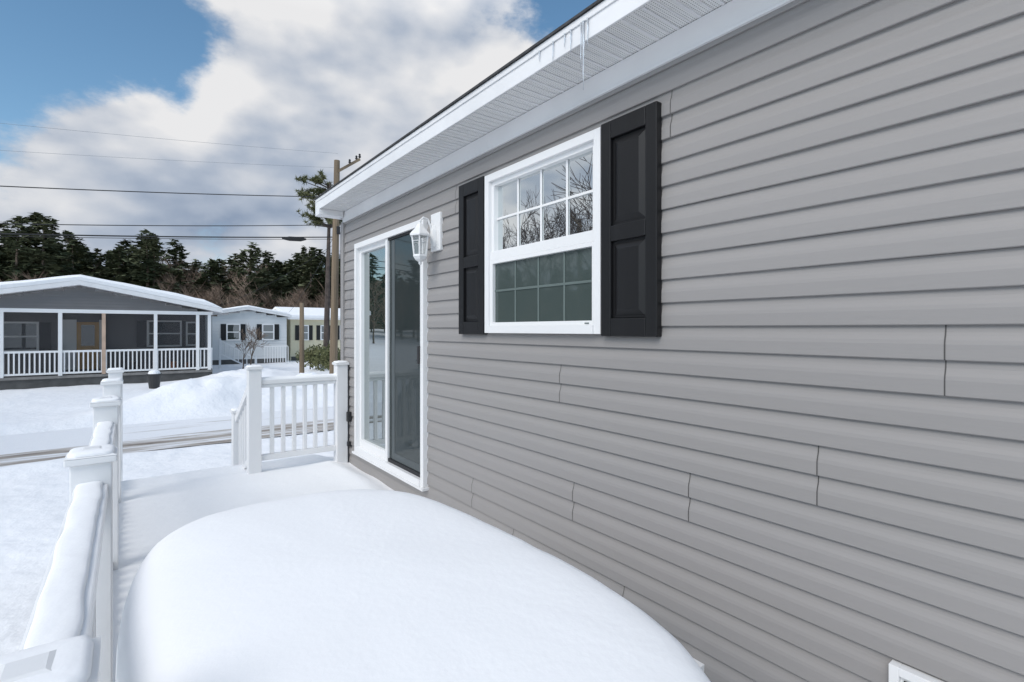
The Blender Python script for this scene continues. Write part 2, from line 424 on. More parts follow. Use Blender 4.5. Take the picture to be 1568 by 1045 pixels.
b=B()
b.box(WX-0.055,WX-0.005,5.27,5.32,E-0.96,E-0.86,'dark'); b.box(WX-0.05,WX-0.005,5.28,5.32,E-1.22,E-1.17,'dark')
b.obj('outdoor_outlet',None,bevel=0.004)
b=B()
b.box(WX-0.045,WX-0.005,1.19,1.28,E-1.43,E-1.355,'white'); b.box(WX-0.05,WX-0.046,1.20,1.27,E-1.42,E-1.365,'lglass')
for i in range(5): b.box(WX-0.0525,WX-0.0505,1.205,1.265,E-1.415+i*0.010,E-1.411+i*0.010,'muntin_dim')
b.obj('dryer_vent_cover',None,bevel=0.003)
b=B()
b.box(WX-0.040,WX-0.004,0.53,0.556,E-1.45,E-1.01,'white');b.box(WX-0.040,WX-0.004,0.05,0.53,E-1.036,E-1.01,'white')
b.box(WX-0.040,WX-0.004,0.05,0.076,E-1.45,E-1.036,'white')
b.box(WX-0.028,WX-0.004,0.076,0.53,E-1.45,E-1.036,'white')
b.box(WX-0.034,WX-0.0285,0.086,0.52,E-1.44,E-1.046,'dark')
b.box(WX-0.038,WX-0.0345,0.091,0.515,E-1.44,E-1.051,'white')
b.obj('access_panel',None,bevel=0.002)

# ================================================================ DECK
deck=empty('snowy_deck')
b=B()
y=-2.0
while y<5.4:
    b.box(-0.2,WX-0.02,y,y+0.138,E-1.53,E-1.50,'deck'); y+=0.144
b.box(-0.2,WX-0.02,-2.0,5.40,E-1.75,E-1.535,'deck')
for i in range(3):
    b.box(-0.05,0.96,5.44+i*0.28,5.44+(i+1)*0.28+0.02,E-1.70-i*0.17,E-1.66-i*0.17,'deck')
b.obj('deck_boards',deck)
def fbm(x,y,s=1,o=4,seed=0):
    v=0;a=1
    for i in range(o):
        v+=a*noise.noise(Vector((x*s,y*s,seed))); s*=2.03;a*=0.5
    return v
def sstep(a,b_,x):
    t=max(0,min(1,(x-a)/(b_-a))); return t*t*(3-2*t)
def grid(name,xs,ys,fn,m,parent=None):
    b=B(); vs=[];fs=[]
    for y in ys:
        for x in xs: vs.append((x,y,fn(x,y)))
    n=len(xs)
    for j in range(len(ys)-1):
        for i in range(n-1): fs.append((j*n+i,j*n+i+1,(j+1)*n+i+1,(j+1)*n+i))
    b.add(vs,fs,m)
    return b.obj(name,parent,smooth=True)
def lin(a,c,n): return [a+(c-a)*i/(n-1) for i in range(n)]
def decksnow(x,y):
    h=-1.36+0.012*fbm(x,y,1.1,4,2)
    h-=0.06*sstep(1.66,1.86,x)*(0.7+0.9*noise.noise(Vector((y*1.7,3,1))))
    h-=0.12*sstep(1.2,1.6,x)*(1-sstep(2.2,3.2,y))
    h-=0.05*sstep(5.35,5.7,y)
    h-=0.30*sstep(5.95,6.6,y)
    e=min(x+0.24,1.3)
    if e<0.08: h-=0.16*(1-max(0,e)/0.08)**2
    return E+h
grid('deck_snow',lin(-0.24,WX-0.005,80),lin(-2,6.9,240),decksnow,'snow',deck)

# ---------------------------------------------------------------- railings
caps=[]
def post(b,x,y,zb,zt,snow=True,w=0.112,sh=0.022):
    h=w/2
    b.box(x-h,x+h,y-h,y+h,zb,zt-0.045,'white')
    c=h+0.014
    b.box(x-c,x+c,y-c,y+c,zt-0.045,zt-0.022,'white')
    vs=[(x-c,y-c,zt-0.0218),(x+c,y-c,zt-0.0218),(x+c,y+c,zt-0.0218),(x-c,y+c,zt-0.0218),(x-0.02,y-0.02,zt),(x+0.02,y-0.02,zt),(x+0.02,y+0.02,zt),(x-0.02,y+0.02,zt)]
    b.add(vs,[(0,1,5,4),(1,2,6,5),(2,3,7,6),(3,0,4,7),(4,5,6,7)],'white')
    if snow: caps.append((x,y,zt-0.018,c*0.90,sh*random.uniform(.8,1.3)))
def railsnow(b,x0,x1,ys,z,h,seedv):
    vs=[];fs=[];n=11
    for y in ys:
        hh=h*(1+0.35*noise.noise(Vector((y*2.6,seedv,0)))+0.15*noise.noise(Vector((y*11,seedv,0))))
        el=0.006*noise.noise(Vector((y*7,seedv,5))); er=0.006*noise.noise(Vector((y*7,seedv,15)))
        for k in range(n):
            t=math.pi*k/(n-1)
            xx=(x0+x1)/2-(x1-x0)/2*math.cos(t); xx+= el if k<n//2 else er
            vs.append((xx,y,z+hh*math.sin(t)**0.45+0.0015*noise.noise(Vector((xx*40,y*25,1)))))
    for j in range(len(ys)-1):
        for k in range(n-1): fs.append((j*n+k,j*n+k+1,(j+1)*n+k+1,(j+1)*n+k))
    fs.append(tuple(range(n))); fs.append(tuple((len(ys)-1)*n+k for k in reversed(range(n))))
    b.add(vs,fs,'snow')
lr=empty('white_vinyl_railing')
b=B(); sb=B()
RX=-0.10
pys=[-0.55,0.855,2.30,3.72,5.12,6.50]
for i,y in enumerate(pys): post(b,RX,y,E-1.75,E-(0.410 if i<3 else 0.385),sh=0.014)
for a,c in zip(pys[:-1],pys[1:]):
    y0,y1=a+0.0565,c-0.0565
    b.box(RX-0.045,RX+0.045,y0,y1,E-0.575,E-0.53,'white')
    b.box(RX-0.03,RX+0.03,y0,y1,E-0.615,E-0.5755,'white')
    b.box(RX-0.025,RX+0.025,y0,y1,E-1.36,E-1.30,'white')
    n=int((y1-y0)/0.115)
    for i in range(1,n):
        yy=y0+(y1-y0)*i/n
        b.box(RX-0.017,RX+0.017,yy-0.017,yy+0.017,E-1.2995,E-0.6155,'white')
    railsnow(sb,RX-0.038,RX+0.032,lin(y0,y1,60),E-0.531,0.016,y0)
b.obj('posts_and_balusters',lr,bevel=0.004)
sb.obj('rail_snow',lr,smooth=True)
fr=empty('white_vinyl_railing')
b=B();sb=B()
PY=5.39
post(b,0.963,PY,E-1.75,E-0.335,sh=0.012); post(b,1.790,PY,E-1.75,E-0.325,sh=0.012)
xa,xb=0.963+0.0565,1.790-0.0565
b.box(xa,xb,PY-0.04,PY+0.04,E-0.525,E-0.485,'white'); b.box(xa,xb,PY-0.027,PY+0.027,E-0.56,E-0.5255,'white')
b.box(xa,xb,PY-0.025,PY+0.025,E-1.26,E-1.205,'white')
for i in range(1,7):
    xx=xa+(xb-xa)*i/7
    b.box(xx-0.018,xx+0.018,PY-0.018,PY+0.018,E-1.2045,E-0.5605,'white')
post(b,0.963,6.28,0.0,E-0.86)
b.beam((0.963,5.45,E-0.54),(0.963,6.22,E-0.97),0.08,0.07,'white')
b.beam((0.963,5.45,E-1.22),(0.963,6.22,E-1.62),0.05,0.05,'white')
for i in range(1,7):
    yy=5.45+0.77*i/7; f=i/7
    b.box(0.963-0.017,0.963+0.017,yy-0.017,yy+0.017,E-1.22-0.40*f,E-0.55-0.43*f,'white')
b.obj('posts_and_balusters',fr,bevel=0.004)
vs=[];fs=[];n=9;xs=lin(xa,xb,20)
for x in xs:
    hh=0.025*(1+0.3*noise.noise(Vector((x*4,7,0))))
    for k in range(n):
        t=math.pi*k/(n-1); vs.append((x,PY-0.038*math.cos(t),E-0.486+hh*math.sin(t)**0.7))
for j in range(19):
    for k in range(n-1): fs.append((j*n+k,(j+1)*n+k,(j+1)*n+k+1,j*n+k+1))
sb.add(vs,fs,'snow'); sb.obj('rail_snow',fr,smooth=True)
b=B()
for (x,y,z,r,h) in caps:
    vs=[];fs=[];n=24
    lv=[(1.0,0),(1.0,0.35),(0.95,0.72),(0.82,0.93),(0.5,1.0)]
    for rr,zz in lv:
        for k in range(n):
            t=2*math.pi*k/n+math.pi/4; c,s_=math.cos(t),math.sin(t)
            q=(abs(c)**8+abs(s_)**8)**(-1/8)
            vs.append((x+r*rr*c*q,y+r*rr*s_*q,z+h*zz*(1+0.15*noise.noise(Vector((x*9+c,y*9+s_,0))))))
    for i in range(len(lv)-1):
        for k in range(n):
            k2=(k+1)%n; fs.append((i*n+k,i*n+k2,(i+1)*n+k2,(i+1)*n+k))
    fs.append(tuple((len(lv)-1)*n+k for k in range(n)))
    b.add(vs,fs,'snow')
b.obj('post_cap_snow',lr,smooth=True)

# ---------------------------------------------------------------- table with snow
tb=empty('snow_covered_patio_table')
CX,CY,AX,AY,ROT=0.462,1.18,0.472,0.825,math.radians(2.5)
def sup(t,e=3.1):
    c,s_=math.cos(t),math.sin(t); q=(abs(c)**e+abs(s_)**e)**(-1/e); return c*q,s_*q
def tpos(cx,cy,r):
    x=AX*r*cx; y=AY*r*cy
    return CX+x*math.cos(ROT)-y*math.sin(ROT), CY+x*math.sin(ROT)+y*math.cos(ROT)
b=B();vs=[];fs=[]
n=180
rings=[(0.955,-0.85),(0.985,-0.83),(1.0,-0.79),(1.003,-0.745),(1.0,-0.70),(0.992,-0.665),(0.975,-0.635),(0.95,-0.613),(0.91,-0.597),(0.86,-0.587),(0.78,-0.579),(0.66,-0.572),(0.5,-0.567),(0.35,-0.564),(0.2,-0.562),(0.08,-0.561)]
for rr,zz in rings:
    for k in range(n):
        t=2*math.pi*k/n; cx,cy=sup(t)
        w=1+0.012*noise.noise(Vector((cx*2.2,cy*2.2,1)))+0.004*noise.noise(Vector((cx*9,cy*9,zz*12)))
        x,y=tpos(cx,cy,rr*w)
        z=zz+0.005*fbm(x,y,2.2,3,5)+(0.0015*noise.noise(Vector((x*14,y*14,2))) if rr<.99 else 0)
        vs.append((x,y,E+z))
for i in range(len(rings)-1):
    for k in range(n):
        k2=(k+1)%n; fs.append((i*n+k,i*n+k2,(i+1)*n+k2,(i+1)*n+k))
vs.append((CX,CY,E-0.56)); l=(len(rings)-1)*n
for k in range(n): fs.append((l+k,l+(k+1)%n,len(rings)*n))
b.add(vs,fs,'snowtable'); b.obj('snow_mound',tb,smooth=True)
b=B();vs=[]
for z in (-0.885,-0.852):
    for k in range(96):
        cx,cy=sup(2*math.pi*k/96); x,y=tpos(cx,cy,0.99); vs.append((x,y,E+z))
fs=[(k,(k+1)%96,96+(k+1)%96,96+k) for k in range(96)]+[tuple(range(95,-1,-1)),tuple(range(96,192))]
b.add(vs,fs,'dark')
for sx in (-1,1):
    for sy in (-1,1):
        b.tube([(CX+sx*0.30,CY+sy*0.55,E-0.885),(CX+sx*0.33,CY+sy*0.6,E-1.5)],[0.022,0.018],'dark',8)
b.obj('table_top_and_legs',tb)

# ================================================================ GROUND
mounds=[(1.1,16.6,0.60,1.6,0.9),(2.9,17.0,0.55,1.5,1.0),(5.0,17.0,0.55,1.6,1.0),(7.5,17.5,0.7,2.0,1.0),(11,17,.8,2.5,1.1),
        (-7.5,17.2,0.25,2.5,1.0),(-12,17.2,0.6,3,1.0),(4.2,24,0.5,2.0,2.0),(9,25,.5,2.5,1.5)]
def gh(x,y):
    r=math.hypot(x,y)
    h=0.05*fbm(x,y,0.25,4,11)
    if r<60: h+=0.025*fbm(x,y,1.3,3,4)
    road=sstep(11.0,11.6,y)*(1-sstep(14.9,15.4,y))
    h=h*(1-road)-0.06*road
    h+=0.10*math.exp(-((y-10.95)/0.32)**2)*(0.7+0.6*noise.noise(Vector((x*0.8,1,1))))
    h+=0.16*math.exp(-((y-15.75)/0.4)**2)*(0.8+0.8*noise.noise(Vector((x*0.9,4,1))))
    for mx,my,mh,sx,sy in mounds:
        d=((x-mx)/sx)**2+((y-my)/sy)**2
        if d<12: h+=mh*math.exp(-d**1.1)*(1+0.22*fbm(x,y,1.6,4,21))
    if r>70: h+=min(6,(r-70)*0.05)
    return h
def nonuni(fine0,fine1,step,far):
    a=[];x=fine0
    while x<=fine1: a.append(x); x+=step
    s=step;x=a[-1]
    while x<far: s*=1.25; x+=s; a.append(x)
    s=step;x=a[0];pre=[]
    while x>-far: s*=1.25; x-=s; pre.append(x)
    return pre[::-1]+a
grid('snowy_ground',nonuni(-9,13,0.16,420),nonuni(4,27,0.16,420),gh,'snowg')
grid('road',lin(-60,60,240),lin(11.5,15.15,16),lambda x,y:-0.045+0.03*fbm(x*0.3,y*2,1,3,3)+0.012,'road')

# ================================================================ NEIGHBOUR HOUSES
def window_unit(b,x0,x1,z0,z1,y,shut=None,fw=0.07):
    b.box(x0,x1,y-0.06,y-0.003,z0,z1,'interior')
    b.box(x0-fw,x0,y-0.08,y-0.003,z0-fw,z1+fw,'white'); b.box(x1,x1+fw,y-0.08,y-0.003,z0-fw,z1+fw,'white')
    b.box(x0,x1,y-0.08,y-0.003,z1,z1+fw,'white'); b.box(x0,x1,y-0.08,y-0.003,z0-fw,z0,'white')
    mz=(z0+z1)/2; b.box(x0,x1,y-0.075,y-0.062,mz-0.03,mz+0.03,'white')
    b.add([(x0,y-0.0612,z0),(x1,y-0.0612,z0),(x1,y-0.0612,z1),(x0,y-0.0612,z1)],[(0,1,2,3)],'glass_far')
    if shut:
        b.box(x0-fw-shut-0.02,x0-fw-0.02,y-0.05,y-0.003,z0-0.05,z1+0.05,'black'); b.box(x1+fw+0.02,x1+fw+shut+0.02,y-0.05,y-0.003,z0-0.05,z1+0.05,'black')
def laps(b,x0,x1,y,z0,z1,m,p=0.2,clip=None):
    z=z0
    while z<z1:
        zz=min(z+p,z1)
        xa,xc=(x0,x1)
        if clip:
            xa,xc=clip(zz)
        b.add([(xa,y-0.025,z),(xc,y-0.025,z),(xc,y,zz),(xa,y,zz),(xa,y,z),(xc,y,z)],[(0,1,2,3),(4,5,1,0)],m)
        z+=p
def gable_roof(b,xl,xr,xm,ze,zm,y0,y1,th,snow,mroof='trim'):
    for (xa,za,xc,zc) in ((xl,ze,xm,zm),(xm,zm,xr,ze)):
        vs=[(xa,y0,za),(xc,y0,zc),(xc,y1,zc),(xa,y1,za)]
        vs+=[(x,y,z+th) for x,y,z in vs]
        b.add(vs,[(0,3,2,1),(4,5,6,7),(0,1,5,4),(1,2,6,5),(2,3,7,6),(3,0,4,7)],mroof)
    n=28; ys=[y0+0.04,y0+0.0,y0+0.10,y0+0.3,(y0+y1)/2,y1]
    f=[0.02,0.55,0.92,1,1,1]
    vs=[];fs=[]
    for yi,fy in zip(ys,f):
        for i in range(n+1):
            x=xl+(xr-xl)*i/n
            zz=ze+(zm-ze)*((x-xl)/(xm-xl) if x<xm else (xr-x)/(xr-xm))
            pk=1-0.12*math.exp(-((x-xm)/0.5)**2)
            e=min(1,0.15+min(i,n-i)*0.45)
            vs.append((x,yi,zz+th+snow*fy*e*pk*(1+0.18*noise.noise(Vector((x*0.9,yi*0.3,2))))+0.004))
    m=n+1
    for j in range(len(ys)-1):
        for i in range(n): fs.append((j*m+i,j*m+i+1,(j+1)*m+i+1,(j+1)*m+i))
    b.add(vs,fs,'snow')

nh=empty('neighbor_house_with_screened_porch')
YF=26.0
XL,XR,XM=-5.97,2.98,-1.5
ze,zm=E+0.80,E+1.72
b=B(); gable_roof(b,XL-0.3,XR+0.35,XM,ze-0.06,zm,YF-0.35,YF+15,0.17,0.27)
b.obj('roof',nh)
b=B()
def gc(z):
    f=min(1,max(0,(z-(ze-0.02))/(zm-ze+0.02)));
    return (XL+(XM-XL)*f,XR+(XM-XR)*f)
laps(b,XL,XR,YF,ze-0.02,zm-0.02,'greyhouse',0.12,gc)
b.box(XL,XR,YF+2.6,YF+2.8,E-1.78,ze,'greyhouse'); laps(b,XL,XR,YF+2.6,E-1.76,ze,'greyhouse',0.12)
b.box(XR-0.1,XR,YF+2.8,YF+15,E-1.78,ze,'greyhouse'); b.box(XL,XL+.1,YF+2.8,YF+15,E-1.78,ze,'greyhouse')
b.box(XL,XR,YF+0.0,YF+2.6,ze-0.1,ze-0.03,'white')
b.box(XL-0.0,XR,YF-0.05,YF+0.08,ze-0.16,ze-0.02,'white')
b.box(XL,XR,YF-0.03,YF+2.6,E-1.86,E-1.76,'deck')
b.box(XL,XR,YF+0.03,YF+0.08,0,E-1.86,'lattice'); b.box(XR-0.08,XR-0.03,YF+0.08,YF+15,0,E-1.78,'lattice')
b.obj('walls',nh)
b=B()
yb=YF+2.57
window_unit(b,-4.3,-3.0,E-0.82,E+0.25,yb,0.35); window_unit(b,0.75,1.95,E-0.72,E+0.35,yb,0.35)
window_unit(b,2.25,2.6,E-0.7,E+0.3,yb)
b.box(-2.25,-1.75,yb-0.06,yb,E-1.7,E+0.42,'white'); b.box(-1.75,-1.0,yb-0.05,yb,E-1.7,E+0.32,'door'); b.box(-1.0,-0.9,yb-0.06,yb,E-1.7,E+0.42,'white')
b.box(-1.6,-1.15,yb-0.06,yb-0.051,E-0.7,E+0.2,'glass_far')
b.obj('windows_and_door',nh)
b=B()
for x in (-5.85,-3.68,-2.07,-0.77,0.92,2.42,2.86):
    b.box(x-0.06,x+0.06,YF-0.06,YF+0.06,E-1.76,ze-0.161,'white' if x!=-0.77 else 'copper')
b.box(XL,XR,YF-0.035,YF+0.035,E-0.88,E-0.80,'white'); b.box(XL,XR,YF-0.03,YF+0.03,E-1.70,E-1.63,'white')
x=XL+0.1
while x<XR:
    b.box(x-0.022,x+0.022,YF-0.02,YF+0.02,E-1.6295,E-0.8805,'white'); x+=0.14
b.box(XR-0.06,XR,YF+0.08,YF+2.5,E-0.88,E-0.80,'white'); b.box(XR-0.06,XR,YF+0.08,YF+2.5,E-1.70,E-1.63,'white')
y=YF+0.2
while y<YF+2.5:
    b.box(XR-0.05,XR-0.01,y-0.02,y+0.02,E-1.6295,E-0.8805,'white'); y+=0.15
b.obj('porch_railing_and_posts',nh)
b=B()
b.add([(XL,YF+0.10,E-1.75),(XR,YF+0.10,E-1.75),(XR,YF+0.10,ze-0.1),(XL,YF+0.10,ze-0.1)],[(0,1,2,3)],'screen')
b.add([(XR-0.08,YF+0.10,E-1.75),(XR-0.08,YF+2.6,E-1.75),(XR-0.08,YF+2.6,ze-0.1),(XR-0.08,YF+0.10,ze-0.1)],[(0,1,2,3)],'screen')
b.obj('porch_screens',nh)
b=B()
for (x,y,r,h,m) in ((1.6,YF+0.9,0.13,0.35,'orange'),(2.1,YF+0.8,0.1,0.3,'orange'),(0.2,YF+1.1,0.16,0.4,'pot')):
    lathe(b,x,y,[(r*0.7,E-1.76),(r,E-1.76+h*0.9),(r*1.12,E-1.76+h*0.9),(r*1.12,E-1.76+h)],m,12)
b.obj('porch_planters',nh)
b=B(); lathe(b,0.78,23.2,[(0.16,0.0),(0.22,0.5),(0.24,0.5),(0.24,0.56)],'pot',14); lathe(b,0.78,23.2,[(0.2,0.56),(0.16,0.66),(0.05,0.70)],'snow',14)
b.obj('black_planter_tub')

wh=empty('white_mobile_home')
b=B(); Y=36.5; xl,xr=3.82,8.5; xm=6.15; e,m_=E+0.82,E+1.27
gable_roof(b,xl-0.25,xr+0.25,xm,e,m_,Y-0.3,Y+14,0.12,0.18); b.obj('roof',wh)
b=B()
laps(b,xl,xr,Y,0.3,e,'whitehouse',0.2)
laps(b,xl,xr,Y,e,m_,'whitehouse',0.12,lambda z:(xl+(xm-xl)*min(1,(z-e)/(m_-e)),xr+(xm-xr)*min(1,(z-e)/(m_-e))))
b.box(xr-0.05,xr,Y,Y+14,0,e,'whitehouse'); b.box(xl,xl+0.05,Y,Y+14,0,e,'whitehouse'); b.box(xl,xr,Y+0.01,Y+0.05,0,0.3,'lattice')
b.obj('walls',wh)
b=B(); window_unit(b,5.0,5.65,E-0.62,E+0.30,Y-0.02,0.28); window_unit(b,7.05,7.65,E-0.62,E+0.30,Y-0.02,0.28); b.obj('windows',wh)
b=B()
for i in range(9):
    x=4.2+i*0.22; zz=1.55-0.13*i
    b.box(x-0.025,x+0.025,Y-3.5,Y-3.45,zz-0.75,zz,'white')
b.beam((4.15,Y-3.48,1.6),(6.0,Y-3.48,0.5),0.08,0.08,'white'); b.beam((4.15,Y-3.48,0.85),(6.0,Y-3.48,-0.2),0.08,0.08,'white')
b.box(4.1,4.2,Y-3.53,Y-3.43,0,1.7,'white'); b.box(5.95,6.05,Y-3.53,Y-3.43,-.1,0.65,'white')
b.box(6.9,8.3,Y-1.2,Y-1.15,1.1,1.16,'white')
for i in range(10): b.box(6.9+i*0.155,6.94+i*0.155,Y-1.2,Y-1.16,0.1,1.1,'white')
b.obj('ramp_railing',wh)
yh=empty('cream_mobile_home')
b=B(); Y=38; xl,xr=9.1,20
laps(b,xl,xr,Y,0.3,E+0.72,'yellow',0.2); b.box(xl,xr,Y+0.01,Y+0.05,0,0.3,'lattice'); b.box(xl,xl+0.05,Y,Y+7,0,E+0.72,'yellow')
b.add([(xl,Y+0.01,E+0.7),(xl,Y+7,E+0.7),(xl,Y+3.5,E+1.5)],[(0,1,2)],'yellow')
b.obj('walls',yh)
b=B()
for (ya,za,yc,zc) in ((Y-0.3,E+0.70,Y+3.5,E+1.42),(Y+3.5,E+1.42,Y+7.3,E+0.70)):
    vs=[(xl-0.25,ya,za),(xr,ya,za),(xr,yc,zc),(xl-0.25,yc,zc)]; vs+=[(x,y,z+0.13) for x,y,z in vs]
    b.add(vs,[(0,3,2,1),(4,5,6,7),(0,1,5,4),(1,2,6,5),(2,3,7,6),(3,0,4,7)],'trim')
    vs=[(x,y,z+0.135) for x,y,z in vs[:4]]; vs+=[(x,y,z+0.16) for x,y,z in vs]
    b.add(vs,[(4,5,6,7),(0,1,5,4),(1,2,6,5),(2,3,7,6),(3,0,4,7)],'snow')
b.obj('roof',yh)
b=B()
for x in (9.75,11.2,12.6): window_unit(b,x,x+0.5,E-0.7,E+0.25,Y-0.02,0.25)
b.obj('windows',yh)

# ================================================================ POLES AND WIRES
def pole(name,x,y,top,lean=0.0,hw=True):
    p=empty(name); b=B()
    b.tube([(x-lean,y,-0.1),(x-lean*0.5,y,top*0.5),(x,y,top)],[0.155,0.135,0.11],'wood',12)
    b.obj('pole_shaft',p,smooth=False)
    if hw:
        b=B()
        b.beam((x,y-0.15,top-0.45),(x+0.85,y-0.15,top+0.18),0.09,0.10,'wood')
        for q in (0.45,0.72,0.85):
            zz=top-0.45+0.63*q/0.85
            lathe(b,x+q,y-0.15,[(0.03,zz+0.05),(0.06,zz+0.10),(0.03,zz+0.14),(0.05,zz+0.18),(0.02,zz+0.22)],'dark',8)
        b.box(x-0.06,x+0.06,y-0.2,y-0.11,top-2.9,top-2.6,'dark')
        b.tube([(x+0.1,y-0.15,top-2.8),(x+0.1,y-0.15,0.5)],[0.02,0.02],'dark',6)
        b.obj('crossarm_and_hardware',p)
PX,PYy=6.53,20.1
pole('utility_pole',PX,PYy,E+6.6,0.15)
pole('utility_pole',-16,PYy,E+6.0,0.0)
wp=B(); wp.tube([(5.97,23,-0.3),(5.97,23,E+1.15)],[0.11,0.09],'wood',10); wp.obj('wooden_post')
ww=empty('overhead_wires')
b=B()
def wire(h0,hp,r,sag=0.25,dy=0.0,m='wire'):
    hl=h0+(hp-h0)*(-16-(-2.87))/(PX+2.87)
    pts=[];n=48
    for i in range(n+1):
        f=i/n; x=-16+(PX+16)*f
        z=hl+(hp-hl)*f-sag*4*f*(1-f)+sag*0.5
        pts.append((x,PYy+dy,E+z))
    b.tube(pts,[r]*len(pts),m,5,False)
wire(4.14,5.05,0.016,0.25); wire(3.12,3.95,0.014,0.3,0.05); wire(2.82,3.50,0.022,0.25,0.1); wire(2.74,3.46,0.010,0.2,0.2)
wire(5.85,6.75,0.004,0.2,-0.1,'wiregrey'); wire(5.2,6.3,0.004,0.2,0.3,'wiregrey')
b.tube([(4.55,PYy+0.1,E+3.36),(4.8,PYy+0.1,E+3.38),(5.2,PYy+0.1,E+3.40),(5.4,PYy+0.1,E+3.42)],[0.03,0.085,0.085,0.03],'wire',8)
for (hz,x1,y1,z1) in ((3.9,9.0,38,E+1.2),(3.4,3.9,36.5,E+1.2)):
    pts=[]
    for i in range(21):
        f=i/20; pts.append((PX+(x1-PX)*f,PYy+(y1-PYy)*f,E+hz+(z1-E-hz)*f-1.2*f*(1-f)))
    b.tube(pts,[0.009]*21,'wire',4,False)
b.obj('cables',ww)

# ================================================================ TREES
def conifer(b,x,y,z0,h,w,rnd,dens=1.0,leaf='pine',base=0.2,trunk='bark2',ls=1.0):
    b.tube([(x,y,z0),(x+rnd.uniform(-.2,.2),y,z0+h*0.6),(x,y,z0+h)],[h*0.012+0.06,h*0.008+0.03,0.02],trunk,5,False)
    nb=int(56*dens); vs=[];fs=[]
    for i in range(nb):
        f=base+(1-base)*(i+rnd.random())/nb
        prof_=(1-f)**0.6*min(1,(f-base)/0.15+0.45)
        L_=w*prof_*rnd.uniform(0.35,1.25)+0.35
        a=rnd.uniform(0,2*math.pi); zc=z0+h*f
        dx,dy=math.cos(a),math.sin(a)
        ns=max(3,int(4+L_*2.0))
        for j in range(ns):
            q=(j+rnd.random())/ns
            px=x+dx*L_*q; py=y+dy*L_*q; pz=zc+L_*(0.22*q-0.12*q*q)+rnd.uniform(-.3,.3)*ls
            for _ in range(3):
                s_=rnd.uniform(0.18,0.52)*ls
                o=len(vs)
                aa=rnd.uniform(0,6.28)
                for kk in range(3):
                    t=aa+kk*2.1+rnd.uniform(-.4,.4); vs.append((px+math.cos(t)*s_+rnd.uniform(-.3,.3)*ls,py+math.sin(t)*s_,pz+rnd.uniform(-.32,.28)*s_*1.8))
                fs.append((o,o+1,o+2))
    b.add(vs,fs,leaf)
def bare_far(b,x,y,z0,h,rnd,m='twig'):
    b.tube([(x,y,z0),(x+rnd.uniform(-.4,.4),y,z0+h*0.7)],[0.16,0.05],'bark2',4,False)
    vs=[];fs=[]
    for i in range(26):
        f=rnd.uniform(0.2,0.85); a=rnd.uniform(0,6.28); L_=h*0.28*(1.15-f)*rnd.uniform(.6,1.3)
        bx,by,bz=x,y,z0+h*f
        ex,ey,ez=bx+math.cos(a)*L_,by+math.sin(a)*L_,bz+L_*rnd.uniform(0.6,1.3)
        o=len(vs); vs+=[(bx-.05,by,bz),(bx+.05,by,bz),(ex,ey,ez)]; fs.append((o,o+1,o+2))
        for j in range(10):
            q=rnd.uniform(.25,1); px,py,pz=bx+(ex-bx)*q,by+(ey-by)*q,bz+(ez-bz)*q
            l2=rnd.uniform(.6,1.8); a2=rnd.uniform(0,6.28)
            o=len(vs); vs+=[(px-.03,py,pz),(px+.04,py,pz+0.03),(px+math.cos(a2)*l2*0.7,py+math.sin(a2)*l2*.7,pz+l2*rnd.uniform(.2,1))]; fs.append((o,o+1,o+2))
    b.add(vs,fs,m)
rnd=random.Random(5)
b=B()
def az_of_px(px):
    t=(px-784)/784; return math.degrees(math.atan2(.6+.8*t,.8-.6*t))
pts=[(0,350),(40,338),(85,338),(120,372),(170,385),(215,362),(255,370),(300,390),(340,402),(390,380),(425,402),(460,384),(500,392),(560,385)]
sky=[]
for px,py in pts:
    t=(px-784)/784; d=math.hypot(.6+.8*t,.8-.6*t); sky.append((az_of_px(px),(508-py)/784/d))
sky=[(-180,0.10),(-90,0.12),(-60,0.11),(-35,0.13),(-20,0.15)]+sky+[(40,0.12),(180,0.1)]
def top(az):
    for (a,ta),(c,tc) in zip(sky[:-1],sky[1:]):
        if a<=az<=c: return ta+(tc-ta)*(az-a)/(c-a)
    return 0.1
def plant(az,d,fac,kind):
    ta=top(az); x=d*math.sin(math.radians(az)); y=d*math.cos(math.radians(az)); z0=gh(x,y)-0.3
    full=ta*d+E-z0
    if kind=='c': conifer(b,x,y,z0,full*fac,rnd.uniform(3.0,5.0),rnd,1.0,base=rnd.uniform(0.1,0.35))
    else: bare_far(b,x,y,z0,full*fac,rnd)
n=150
for i in range(n):
    az=-12+(i+rnd.random())*(36/n)
    brown=1.0<az<11
    if rnd.random()<(0.45 if brown else 0.10): plant(az,rnd.uniform(84,110),rnd.uniform(0.75,1.0),'b')
    else: plant(az,rnd.uniform(80,112),rnd.choice([1.0,0.95,0.9,0.8,0.97,0.72,1.03]),'c')
for i in range(70):
    az=-85+(i+rnd.random())*(73/70); plant(az,rnd.uniform(80,110),rnd.uniform(0.7,1.0),'c')
for i in range(150):
    az=-12+(i+rnd.random())*(36/150); plant(az,rnd.uniform(72,88),rnd.uniform(0.3,0.62) if not 2<az<10 else rnd.uniform(0.4,0.8),'b')
for i in range(60):
    az=-85+(i+rnd.random())*(73/60); plant(az,rnd.uniform(70,88),rnd.uniform(0.5,0.9),'b')
b.obj('distant_treeline')
xs=lin(-86,34,150); b=B(); vs=[];fs=[]
for i,az in enumerate(xs):
    ta=top(az)
    for (d,f) in ((112,0.0),(116,0.55),(122,0.72),(150,0.75)):
        x=d*math.sin(math.radians(az)); y=d*math.cos(math.radians(az))
        hh=ta*118*f*(1+0.2*noise.noise(Vector((az*1.3,d*0.1,0)))+0.08*noise.noise(Vector((az*6,d,0))))
        vs.append((x,y,hh+1))
for i in range(len(xs)-1):
    for j in range(3): fs.append((i*4+j,i*4+j+1,(i+1)*4+j+1,(i+1)*4+j))
